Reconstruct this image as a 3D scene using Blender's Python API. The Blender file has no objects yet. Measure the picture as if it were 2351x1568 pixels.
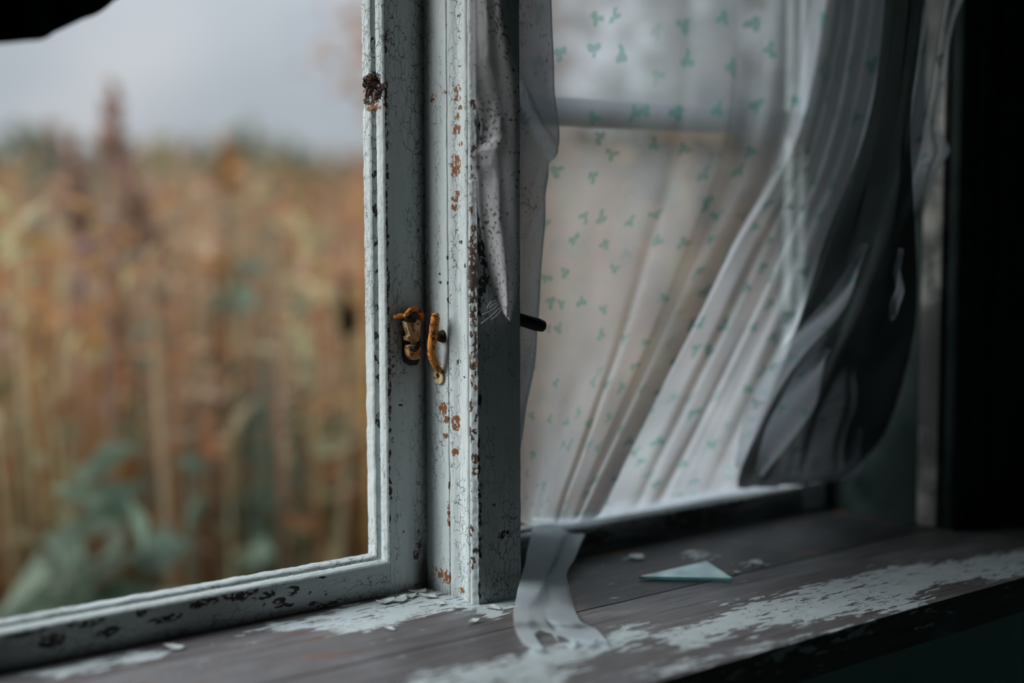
import bpy, math, random
import numpy as np
from mathutils import Vector, noise

C = bpy.context.scene.collection
sc = bpy.context.scene
rnd = random.Random(7)
PI = math.pi

# ---------------------------------------------------------------- camera
W, H, F = 2351.0, 1568.0, 3265.0
yaw = math.atan2(4125, F); pitch = math.radians(5.1); roll = math.radians(-0.2)
f0 = Vector((math.cos(yaw), math.sin(yaw), 0)); r0 = Vector((math.sin(yaw), -math.cos(yaw), 0)); u0 = Vector((0, 0, 1))
Fw = f0*math.cos(pitch) - u0*math.sin(pitch); u2 = u0*math.cos(pitch) + f0*math.sin(pitch)
R = r0*math.cos(roll) + u2*math.sin(roll); U = u2*math.cos(roll) - r0*math.sin(roll)
def ray(px, py): return R*((px-W/2)/F) - U*((py-H/2)/F) + Fw
CAM = -ray(1097, 1389)*1.2
def at(px, py, ax, val):
    """where a sight line meets the plane ax = val (used to read sizes off the photograph)"""
    r = ray(px, py); i = 'xyz'.index(ax); return CAM + r*((val-CAM[i])/r[i])

cam = bpy.data.cameras.new('camera'); co = bpy.data.objects.new('camera', cam); C.objects.link(co)
cam.sensor_width = 36; cam.lens = F*36/W
from mathutils import Matrix
M = Matrix((R, U, -Fw)).transposed().to_4x4(); M.translation = CAM; co.matrix_world = M
cam.dof.use_dof = True; cam.dof.focus_distance = 1.205; cam.dof.aperture_fstop = 1.5; cam.clip_start = 0.01
sc.camera = co

# ---------------------------------------------------------------- colour management, sky, sun
sc.view_settings.view_transform = 'Standard'; sc.view_settings.look = 'None'
sc.view_settings.gamma = 1; sc.view_settings.exposure = 0.0; sc.view_settings.use_curve_mapping = False
sc.cycles.use_denoising = True
sc.cycles.max_bounces = 8; sc.cycles.transparent_max_bounces = 12
sc.cycles.sample_clamp_indirect = 4

w = bpy.data.worlds.new('overcast_sky'); sc.world = w; w.use_nodes = True
wn = w.node_tree; wn.nodes.clear()
wo = wn.nodes.new('ShaderNodeOutputWorld'); bg = wn.nodes.new('ShaderNodeBackground')
tc = wn.nodes.new('ShaderNodeTexCoord'); nz = wn.nodes.new('ShaderNodeTexNoise'); nz.inputs['Scale'].default_value = 6.0
nz.inputs['Detail'].default_value = 2
cr = wn.nodes.new('ShaderNodeValToRGB')
cr.color_ramp.elements[0].position = .38; cr.color_ramp.elements[0].color = (.40, .445, .49, 1)
cr.color_ramp.elements[1].position = .62; cr.color_ramp.elements[1].color = (.53, .56, .595, 1)
wn.links.new(tc.outputs['Generated'], nz.inputs['Vector']); wn.links.new(nz.outputs['Fac'], cr.inputs['Fac'])
wn.links.new(cr.outputs['Color'], bg.inputs['Color'])
# overcast sky: about three times brighter overhead than at the horizon
sx = wn.nodes.new('ShaderNodeSeparateXYZ'); wn.links.new(tc.outputs['Generated'], sx.inputs[0])
ma = wn.nodes.new('ShaderNodeMath'); ma.operation = 'MULTIPLY_ADD'; ma.use_clamp = False
mx = wn.nodes.new('ShaderNodeMath'); mx.operation = 'MAXIMUM'; mx.inputs[1].default_value = 0.0; wn.links.new(sx.outputs['Z'], mx.inputs[0])
wn.links.new(mx.outputs[0], ma.inputs[0]); ma.inputs[1].default_value = 2.4; ma.inputs[2].default_value = 0.84; wn.links.new(ma.outputs[0], bg.inputs['Strength'])
wn.links.new(bg.outputs['Background'], wo.inputs['Surface'])

sun = bpy.data.lights.new('sun', 'SUN'); so = bpy.data.objects.new('sun', sun); C.objects.link(so)
sun.energy = 3.9; sun.angle = math.radians(38); sun.color = (.93, .985, 1.0)
so.rotation_euler = Vector((-.72, .42, .50)).to_track_quat('Z', 'Y').to_euler()

# ---------------------------------------------------------------- node helpers
def mat(name):
    m = bpy.data.materials.new(name); m.use_nodes = True; nt = m.node_tree; nt.nodes.clear(); return m, nt
def N(nt, t, **kw):
    n = nt.nodes.new('ShaderNode'+t)
    for k, v in kw.items():
        if k in ('operation', 'blend_type', 'data_type', 'feature', 'attribute_name', 'clamp', 'use_clamp', 'distance', 'noise_dimensions', 'interpolation_type'): setattr(n, k, v)
        else: n.inputs[k.replace('_', ' ')].default_value = v
    return n
def sock(nt, s, v):
    if isinstance(v, (int, float)): s.default_value = v
    elif isinstance(v, tuple): s.default_value = v if len(v) != 3 or s.type != 'RGBA' else (*v, 1)
    else: nt.links.new(v, s)
def math_(nt, op, a, b=0.0, c=None, clamp=False):
    n = nt.nodes.new('ShaderNodeMath'); n.operation = op; n.use_clamp = clamp
    sock(nt, n.inputs[0], a); sock(nt, n.inputs[1], b)
    if c is not None: sock(nt, n.inputs[2], c)
    return n.outputs[0]
def vmath(nt, op, a, b=None):
    n = nt.nodes.new('ShaderNodeVectorMath'); n.operation = op
    sock(nt, n.inputs[0], a)
    if b is not None: sock(nt, n.inputs[1], b)
    return n.outputs[0]
def mix(nt, f, a, b, mode='MIX'):
    n = nt.nodes.new('ShaderNodeMix'); n.data_type = 'RGBA'; n.blend_type = mode
    sock(nt, n.inputs[0], f); sock(nt, n.inputs[6], a); sock(nt, n.inputs[7], b); return n.outputs[2]
def step(nt, v, lo, hi):
    n = nt.nodes.new('ShaderNodeMapRange'); n.interpolation_type = 'SMOOTHSTEP'
    sock(nt, n.inputs[0], v); sock(nt, n.inputs[1], lo); sock(nt, n.inputs[2], hi); return n.outputs[0]
def noise_(nt, vec, scale, detail=3.0, rough=.5, out='Fac'):
    n = nt.nodes.new('ShaderNodeTexNoise'); sock(nt, n.inputs['Vector'], vec)
    n.inputs['Scale'].default_value = scale; n.inputs['Detail'].default_value = detail; n.inputs['Roughness'].default_value = rough
    return n.outputs[out]
def scaled(nt, vec, s):
    return vmath(nt, 'MULTIPLY', vec, s)
def finish(nt, col, rough=.6, bump=None, bstr=.3, bdist=.001, metallic=0.0, spec=.4):
    p = nt.nodes.new('ShaderNodeBsdfPrincipled'); o = nt.nodes.new('ShaderNodeOutputMaterial')
    sock(nt, p.inputs['Base Color'], col); sock(nt, p.inputs['Roughness'], rough); sock(nt, p.inputs['Metallic'], metallic)
    p.inputs['Specular IOR Level'].default_value = spec
    if bump is not None:
        b = nt.nodes.new('ShaderNodeBump'); b.inputs['Strength'].default_value = bstr; b.inputs['Distance'].default_value = bdist
        nt.links.new(bump, b.inputs['Height']); nt.links.new(b.outputs[0], p.inputs['Normal'])
    nt.links.new(p.outputs[0], o.inputs['Surface']); return p

def painted(name, axis='z', paint=(.53, .575, .57), wood=(.235, .085, .032), cracks=1.0, wood2=(.050, .037, .032)):
    """old flaking paint over bare wood; 'wear' attribute: R chipped, G old dark wood, B grime"""
    m, nt = mat(name); t = N(nt, 'TexCoord').outputs['Object']
    al = {'z': (1, 1, .16), 'x': (.16, 1, 1)}[axis]
    g = scaled(nt, t, al)
    at_ = nt.nodes.new('ShaderNodeAttribute'); at_.attribute_name = 'wear_tone'
    sp = nt.nodes.new('ShaderNodeSeparateColor'); nt.links.new(at_.outputs['Color'], sp.inputs[0])
    # chips with ragged blocky edges
    n1 = noise_(nt, scaled(nt, t, {'z': (1, 1, .7), 'x': (.45, 1, 1)}[axis]), 420, 3, .6)
    vc = nt.nodes.new('ShaderNodeTexVoronoi'); vc.distance = 'CHEBYCHEV'; vc.inputs['Scale'].default_value = 480; sock(nt, vc.inputs['Vector'], scaled(nt, t, {'z': (1, 1, .6), 'x': (.5, 1, 1)}[axis]))
    sc_ = nt.nodes.new('ShaderNodeSeparateColor'); nt.links.new(vc.outputs['Color'], sc_.inputs[0])
    nn = math_(nt, 'ADD', math_(nt, 'MULTIPLY', math_(nt, 'SUBTRACT', n1, .5), 1.3), math_(nt, 'MULTIPLY', math_(nt, 'SUBTRACT', sc_.outputs[0], .5), 1.5))
    v1 = math_(nt, 'ADD', math_(nt, 'MULTIPLY', sp.outputs[0], .95), math_(nt, 'MULTIPLY', nn, math_(nt, 'MULTIPLY', sp.outputs[0], 2.0, clamp=True)))
    chip = step(nt, v1, .50, .56)
    # hairline cracks
    wv = vmath(nt, 'ADD', scaled(nt, t, {'z': (1, 1, .42), 'x': (.42, 1, 1)}[axis]), scaled(nt, noise_(nt, t, 160, 3, .6, 'Color'), (.006, .006, .006)))
    vo = nt.nodes.new('ShaderNodeTexVoronoi'); vo.feature = 'DISTANCE_TO_EDGE'; vo.inputs['Scale'].default_value = 190; sock(nt, vo.inputs['Vector'], wv)
    crk = math_(nt, 'SUBTRACT', 1.0, step(nt, vo.outputs['Distance'], .0, .055))
    crm = step(nt, math_(nt, 'ADD', noise_(nt, g, 60, 3, .6), math_(nt, 'MULTIPLY', sp.outputs[2], .35)), .42, .60)
    crk = math_(nt, 'MULTIPLY', math_(nt, 'MULTIPLY', crk, crm), cracks, clamp=True)
    # vertical fine brush / grain lines
    gr = noise_(nt, scaled(nt, t, {'z': (1, 1, .035), 'x': (.035, 1, 1)}[axis]), 900, 2, .6)
    blot = noise_(nt, g, 34, 4, .6)
    pc = mix(nt, step(nt, blot, .35, .7), tuple(c*.80 for c in paint), paint)
    pc = mix(nt, math_(nt, 'MULTIPLY', step(nt, gr, .52, .75), .22), pc, (.22, .24, .24))
    # specks
    s1 = noise_(nt, t, 520, 1, .5); spk = step(nt, s1, .72, .76)
    pc = mix(nt, math_(nt, 'MULTIPLY', spk, .8), pc, (.05, .05, .05))
    # grime
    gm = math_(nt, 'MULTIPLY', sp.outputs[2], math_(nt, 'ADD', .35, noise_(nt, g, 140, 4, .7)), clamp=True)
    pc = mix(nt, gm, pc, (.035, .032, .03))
    pc = mix(nt, math_(nt, 'MULTIPLY', crk, .85), pc, (.03, .03, .03))
    wg = noise_(nt, scaled(nt, t, {'z': (1, 1, .05), 'x': (.05, 1, 1)}[axis]), 600, 3, .6)
    wc = mix(nt, wg, tuple(c*.45 for c in wood), tuple(c*1.35 for c in wood))
    wc2 = mix(nt, wg, tuple(c*.35 for c in wood2), tuple(c*1.3 for c in wood2))
    wc = mix(nt, sp.outputs[1], wc, wc2)
    col = mix(nt, chip, pc, wc)
    hgt = math_(nt, 'SUBTRACT', math_(nt, 'SUBTRACT', math_(nt, 'ADD', math_(nt, 'MULTIPLY', blot, .5), math_(nt, 'MULTIPLY', noise_(nt, t, 300, 3, .6), .35)), math_(nt, 'MULTIPLY', crk, .5)), math_(nt, 'MULTIPLY', chip, 1.0))
    hgt = math_(nt, 'ADD', hgt, math_(nt, 'MULTIPLY', gr, .18))
    finish(nt, col, .62, hgt, .55, .0009, spec=.3)
    return m

def simple(name, c1, c2, scale=20, rough=.7, metallic=0.0, bump=.3, spec=.4, thr=(.35, .65), bdist=.001):
    m, nt = mat(name); t = N(nt, 'TexCoord').outputs['Object']
    n = noise_(nt, t, scale, 5, .65)
    finish(nt, mix(nt, step(nt, n, *thr), c1, c2), rough, n, bump, bdist, metallic, spec); return m

def sheer(name, col=(.62, .64, .66), opacity=.62, leaves=True, leafcol=(.05, .26, .22), dirt=0.0, thread=0.0, trans=.6, gather=None):
    m, nt = mat(name); uv = N(nt, 'UVMap').outputs[0]
    # uv is in metres of cloth
    c = col; base = nt.nodes.new('ShaderNodeRGB'); base.outputs[0].default_value = (*col, 1); colr = base.outputs[0]
    n0 = noise_(nt, uv, 14, 3, .6)
    colr = mix(nt, step(nt, n0, .35, .7), colr, tuple(x*.82 for x in col))
    op = math_(nt, 'ADD', opacity, math_(nt, 'MULTIPLY', math_(nt, 'SUBTRACT', n0, .5), .15))
    if gather:      # the weave closes up where the cloth is bunched
        sx_ = nt.nodes.new('ShaderNodeSeparateXYZ'); nt.links.new(uv, sx_.inputs[0])
        op = math_(nt, 'ADD', op, math_(nt, 'MULTIPLY', step(nt, sx_.outputs[0], gather[0], gather[1]), gather[2]), clamp=True)
    if leaves:
        vo = nt.nodes.new('ShaderNodeTexVoronoi'); vo.inputs['Scale'].default_value = 34; vo.inputs['Randomness'].default_value = .8
        sock(nt, vo.inputs['Vector'], uv); vo.voronoi_dimensions = '2D'
        d = vmath(nt, 'SUBTRACT', vmath(nt, 'MULTIPLY', uv, (1, 1, 0)), vo.outputs['Position'])
        d = vmath(nt, 'ADD', d, vmath(nt, 'MULTIPLY', vmath(nt, 'SUBTRACT', noise_(nt, uv, 150, 2, .6, 'Color'), (.5, .5, .5)), (.0085, .0085, 0)))
        s2 = nt.nodes.new('ShaderNodeSeparateColor'); nt.links.new(vo.outputs['Color'], s2.inputs[0])
        ang = math_(nt, 'MULTIPLY', s2.outputs[0], 6.28)
        tot = None
        for k, (da, off, lx, ly) in enumerate(((0, .0034, .0044, .0030), (2.3, .0030, .0036, .0027), (-1.5, .0038, .0030, .0024))):
            vr = nt.nodes.new('ShaderNodeVectorRotate'); vr.rotation_type = 'Z_AXIS'; sock(nt, vr.inputs['Vector'], d)
            sock(nt, vr.inputs['Angle'], math_(nt, 'ADD', ang, da))
            e = vmath(nt, 'MULTIPLY', vmath(nt, 'SUBTRACT', vr.outputs[0], (off, 0, 0)), (1/lx, 1/ly, 0))
            ln = nt.nodes.new('ShaderNodeVectorMath'); ln.operation = 'LENGTH'; nt.links.new(e, ln.inputs[0])
            l = math_(nt, 'SUBTRACT', 1.0, step(nt, ln.outputs['Value'], .75, 1.1))
            tot = l if tot is None else math_(nt, 'MAXIMUM', tot, l)
        tot = math_(nt, 'MULTIPLY', tot, step(nt, s2.outputs[1], .05, .3))
        tot = math_(nt, 'MULTIPLY', tot, .72)
        colr = mix(nt, tot, colr, leafcol)
        op = math_(nt, 'ADD', op, math_(nt, 'MULTIPLY', tot, .28), clamp=True)
    if dirt > 0:
        da = noise_(nt, uv, 12, 4, .7); db = noise_(nt, uv, 260, 2, .5)
        dd = step(nt, math_(nt, 'ADD', math_(nt, 'MULTIPLY', da, .55), math_(nt, 'MULTIPLY', db, .6)), .60, .70)
        dd = math_(nt, 'MULTIPLY', dd, dirt)
        colr = mix(nt, dd, colr, (.05, .04, .033)); op = math_(nt, 'ADD', op, math_(nt, 'MULTIPLY', dd, .4), clamp=True)
    bump = None
    if thread > 0:
        wv = nt.nodes.new('ShaderNodeTexWave'); wv.inputs['Scale'].default_value = 330; wv.inputs['Distortion'].default_value = .8; wv.inputs['Detail Scale'].default_value = .4
        sock(nt, wv.inputs['Vector'], uv)
        th = wv.outputs['Fac']
        op = math_(nt, 'SUBTRACT', op, math_(nt, 'MULTIPLY', th, thread*.5), clamp=True)
        colr = mix(nt, math_(nt, 'MULTIPLY', th, thread), colr, tuple(x*.45 for x in col))
    df = nt.nodes.new('ShaderNodeBsdfDiffuse'); tl = nt.nodes.new('ShaderNodeBsdfTranslucent'); tp = nt.nodes.new('ShaderNodeBsdfTransparent')
    for s in (df, tl): nt.links.new(colr, s.inputs['Color'])
    m1 = nt.nodes.new('ShaderNodeMixShader'); m1.inputs[0].default_value = trans
    nt.links.new(df.outputs[0], m1.inputs[1]); nt.links.new(tl.outputs[0], m1.inputs[2])
    m2 = nt.nodes.new('ShaderNodeMixShader'); sock(nt, m2.inputs[0], op)
    nt.links.new(tp.outputs[0], m2.inputs[1]); nt.links.new(m1.outputs[0], m2.inputs[2])
    o = nt.nodes.new('ShaderNodeOutputMaterial'); nt.links.new(m2.outputs[0], o.inputs['Surface'])
    return m

def veg(name, rough=.8, trans=.45):
    m, nt = mat(name); a = nt.nodes.new('ShaderNodeAttribute'); a.attribute_name = 'tint'
    df = nt.nodes.new('ShaderNodeBsdfDiffuse'); tl = nt.nodes.new('ShaderNodeBsdfTranslucent'); ms = nt.nodes.new('ShaderNodeMixShader')
    t = N(nt, 'TexCoord').outputs['Object']
    col = mix(nt, math_(nt, 'MULTIPLY', noise_(nt, t, 40, 2), .5), a.outputs['Color'], (.05, .035, .02))
    for s in (df, tl): sock(nt, s.inputs['Color'], col)
    ms.inputs[0].default_value = trans; nt.links.new(df.outputs[0], ms.inputs[1]); nt.links.new(tl.outputs[0], ms.inputs[2])
    o = nt.nodes.new('ShaderNodeOutputMaterial'); nt.links.new(ms.outputs[0], o.inputs['Surface']); return m

def glassmat(name, tint=(.82, .93, .92), gloss=.12):
    m, nt = mat(name)
    tp = nt.nodes.new('ShaderNodeBsdfTransparent'); tp.inputs[0].default_value = (*tint, 1)
    gl = nt.nodes.new('ShaderNodeBsdfGlossy'); gl.inputs['Roughness'].default_value = .12; gl.inputs['Color'].default_value = (.8, .95, .95, 1)
    fr = nt.nodes.new('ShaderNodeFresnel'); fr.inputs[0].default_value = 1.5
    t = N(nt, 'TexCoord').outputs['Object']
    ge = nt.nodes.new('ShaderNodeNewGeometry'); front = math_(nt, 'SUBTRACT', 1.0, ge.outputs['Backfacing'])
    k = math_(nt, 'ADD', math_(nt, 'MULTIPLY', math_(nt, 'MULTIPLY', fr.outputs[0], .8), front), math_(nt, 'MULTIPLY', noise_(nt, t, 30, 4), gloss), clamp=True)
    ms = nt.nodes.new('ShaderNodeMixShader'); nt.links.new(k, ms.inputs[0]); nt.links.new(tp.outputs[0], ms.inputs[1]); nt.links.new(gl.outputs[0], ms.inputs[2])
    o = nt.nodes.new('ShaderNodeOutputMaterial'); nt.links.new(ms.outputs[0], o.inputs['Surface']); return m

MT = {}
MT['paint_v'] = painted('flaking_white_paint_upright', 'z')
MT['paint_h'] = painted('flaking_white_paint_rail', 'x')
MT['rust'] = None
def rustmat(name, a, b, c):
    m, nt = mat(name); t = N(nt, 'TexCoord').outputs['Object']
    n = noise_(nt, t, 260, 5, .7); n2 = noise_(nt, t, 120, 3, .6)
    col = mix(nt, step(nt, n2, .35, .6), a, b); col = mix(nt, step(nt, n, .53, .58), col, c)
    finish(nt, col, .75, n, .6, .0008, .0, .3); return m
MT['rust'] = rustmat('rusty_yellow_enamel', (.42, .130, .018), (.52, .20, .035), (.08, .014, .008))
MT['cream'] = rustmat('worn_cream_enamel', (.50, .33, .15), (.60, .46, .27), (.22, .08, .03))
MT['tan'] = rustmat('worn_tan_enamel', (.50, .22, .07), (.55, .30, .13), (.09, .025, .012))
MT['black_iron'] = simple('blackened_iron', (.004, .006, .006), (.012, .014, .014), 200, .7)
MT['screw'] = simple('dark_rusty_screw', (.02, .012, .006), (.05, .025, .01), 400, .8)
MT['wall'] = simple('dark_plaster', (.20, .42, .39), (.26, .50, .46), 9, .9, bump=.4)
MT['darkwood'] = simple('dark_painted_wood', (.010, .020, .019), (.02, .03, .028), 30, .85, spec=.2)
MT['jamb'] = simple('grimy_pale_jamb_paint', (.07, .07, .065), (.40, .38, .34), 7, .8, thr=(.42, .62))
MT['floorwood'] = simple('dark_floorboards', (.12, .16, .15), (.18, .22, .2), 8, .8)
MT['exterior'] = simple('weathered_exterior_boards', (.16, .17, .17), (.25, .26, .26), 8, .8)
MT['glass'] = glassmat('dusty_window_glass', (.965, .98, .98), .03)
MT['shard'] = glassmat('glass_shard', (.62, .84, .84), .75)
MT['sheer'] = sheer('sheer_leaf_print_cloth', (.59, .62, .67), .51, True, (.07, .27, .225), trans=.90, gather=(.17, .26, .20))
MT['sheer2'] = sheer('dirty_sheer_cloth', (.74, .72, .73), .88, False, dirt=.92, thread=.25, trans=.35)
MT['fold'] = sheer('folded_sheer_cloth', (.70, .77, .83), .90, False, dirt=.45, thread=.42, trans=.5)
MT['tail'] = sheer('trailing_sheer_cloth', (.88, .96, 1.0), .86, False, dirt=.0, thread=.22, trans=.5)
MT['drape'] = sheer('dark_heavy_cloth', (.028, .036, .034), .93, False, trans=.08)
MT['rag'] = sheer('black_cloth', (.006, .012, .012), 1.0, False, trans=.02)
MT['veg'] = veg('autumn_foliage')
MT['bark'] = simple('grey_brown_bark', (.05, .042, .035), (.13, .11, .09), 14, .9)
MT['flake'] = simple('loose_paint_flake', (.36, .38, .37), (.58, .61, .60), 90, .7)
MT['thread'] = simple('loose_thread', (.6, .6, .6), (.7, .7, .7), 90, .8)

# ---------------------------------------------------------------- mesh helpers
def link(name, verts, faces, m, parent=None, smooth=True, uvs=None, attr=None, tint=None):
    me = bpy.data.meshes.new(name); me.from_pydata([tuple(v) for v in verts], [], faces); me.update()
    if smooth: me.polygons.foreach_set('use_smooth', [True]*len(me.polygons))
    if uvs is not None:
        l = me.uv_layers.new(name='UVMap'); idx = np.empty(len(me.loops), dtype=np.int32); me.loops.foreach_get('vertex_index', idx)
        l.data.foreach_set('uv', np.array(uvs, dtype=np.float32)[idx].ravel())
    for nm, dat in (('wear_tone', attr), ('tint', tint)):
        if dat is not None:
            a = me.color_attributes.new(nm, 'FLOAT_COLOR', 'POINT'); d = np.ones((len(verts), 4), dtype=np.float32); d[:, :3] = dat
            a.data.foreach_set('color', d.ravel())
    me.materials.append(m)
    o = bpy.data.objects.new(name, me); C.objects.link(o)
    if parent is not None: o.parent = parent
    return o
def empty(name, loc=(0, 0, 0)):
    o = bpy.data.objects.new(name, None); o.location = loc; C.objects.link(o); return o
def tag(o, label=None, cat=None, group=None, kind=None):
    for k, v in (('label', label), ('category', cat), ('group', group), ('kind', kind)):
        if v: o[k] = v
    return o
def adopt(o, parent):
    """parent while keeping world-space vertices"""
    o.parent = parent; o.matrix_parent_inverse = Matrix.Translation(-parent.location); return o
class MB:
    def __init__(s): s.v = []; s.f = []; s.c = []
    def add(s, v, f, c=None):
        b = len(s.v); s.v += [tuple(x) for x in v]; s.f += [tuple(i+b for i in q) for q in f]
        if c is not None: s.c += [c]*len(v)
    def box(s, a, b, bev=0.0, c=None):
        x0, y0, z0 = a; x1, y1, z1 = b
        if bev <= 0:
            s.add([(x0,y0,z0),(x1,y0,z0),(x1,y1,z0),(x0,y1,z0),(x0,y0,z1),(x1,y0,z1),(x1,y1,z1),(x0,y1,z1)],
                  [(0,3,2,1),(4,5,6,7),(0,1,5,4),(1,2,6,5),(2,3,7,6),(3,0,4,7)], c); return
        rings = []
        for z, k in ((z0, bev), (z0+bev, 0), (z1-bev, 0), (z1, bev)):
            rings.append([(x0+k+bev*(k==0), y0+k, z), (x1-k-bev*(k==0), y0+k, z), (x1-k, y0+k+bev*(k==0), z), (x1-k, y1-k-bev*(k==0), z),
                          (x1-k-bev*(k==0), y1-k, z), (x0+k+bev*(k==0), y1-k, z), (x0+k, y1-k-bev*(k==0), z), (x0+k, y0+k+bev*(k==0), z)])
        v = [p for r in rings for p in r]; f = []
        for i in range(3):
            for j in range(8): f.append((i*8+j, i*8+(j+1) % 8, i*8+8+(j+1) % 8, i*8+8+j))
        f.append(tuple(range(7, -1, -1))); f.append(tuple(range(24, 32)))
        s.add(v, f, c)
    def tube(s, pts, rad, n=8, c=None, flat=1.0, up=Vector((0, 0, 1))):
        pts = [Vector(p) for p in pts]; v = []; f = []
        for i, p in enumerate(pts):
            d = (pts[min(i+1, len(pts)-1)] - pts[max(i-1, 0)]).normalized()
            a = d.cross(up); a = d.cross(Vector((1, 0, 0))) if a.length < .05 else a
            a.normalize(); b = a.cross(d)
            r = rad[i] if isinstance(rad, (list, tuple)) else rad
            for k in range(n):
                t = 2*PI*k/n; v.append(p + a*(math.cos(t)*r) + b*(math.sin(t)*r*flat))
        for i in range(len(pts)-1):
            for k in range(n): f.append((i*n+k, i*n+(k+1) % n, (i+1)*n+(k+1) % n, (i+1)*n+k))
        f.append(tuple(range(n-1, -1, -1))); f.append(tuple(range((len(pts)-1)*n, len(pts)*n)))
        s.add(v, f, c)
    def build(s, name, m, parent=None, smooth=True):
        return link(name, s.v, s.f, m, parent, smooth, tint=(s.c if s.c else None))
def sharp(o, ang=35):
    me = o.data
    try: me.set_sharp_from_angle(angle=math.radians(ang))
    except Exception: pass
    return o
def catmull(P, t):
    n = len(P)-1; x = min(max(t*n, 0), n-1e-6); i = int(x); u = x-i
    p0 = P[max(i-1, 0)]; p1 = P[i]; p2 = P[i+1]; p3 = P[min(i+2, n)]
    return p1*1.0 + (p2-p0)*(.5*u) + (p0*2-p1*5+p2*4-p3)*(.5*u*u) + (p1*3-p0-p2*3+p3)*(.5*u*u*u)
def nz3(x, y, z): return noise.noise(Vector((x, y, z)))

# wear: list of (a, b, ra, rb, dark, grime) in the surface's own two coordinates (metres)
def wear_tone_field(A, B, chips, grime_tone=()):
    A = np.asarray(A); B = np.asarray(B); r = np.zeros(len(A)); g = np.zeros(len(A)); b = np.zeros(len(A))
    for (a, c, ra, rb, dk) in chips:
        d = ((A-a)/ra)**2 + ((B-c)/rb)**2; v = np.clip(1.25-.62*d, 0, 1); r = np.maximum(r, v)
        g = np.where(d < 3.5, np.maximum(g, dk), g)
    for (a, c, ra, rb, k) in grime_tone:
        d = ((A-a)/ra)**2 + ((B-c)/rb)**2; b = np.maximum(b, k*np.exp(-d))
    return r, g, b

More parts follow.
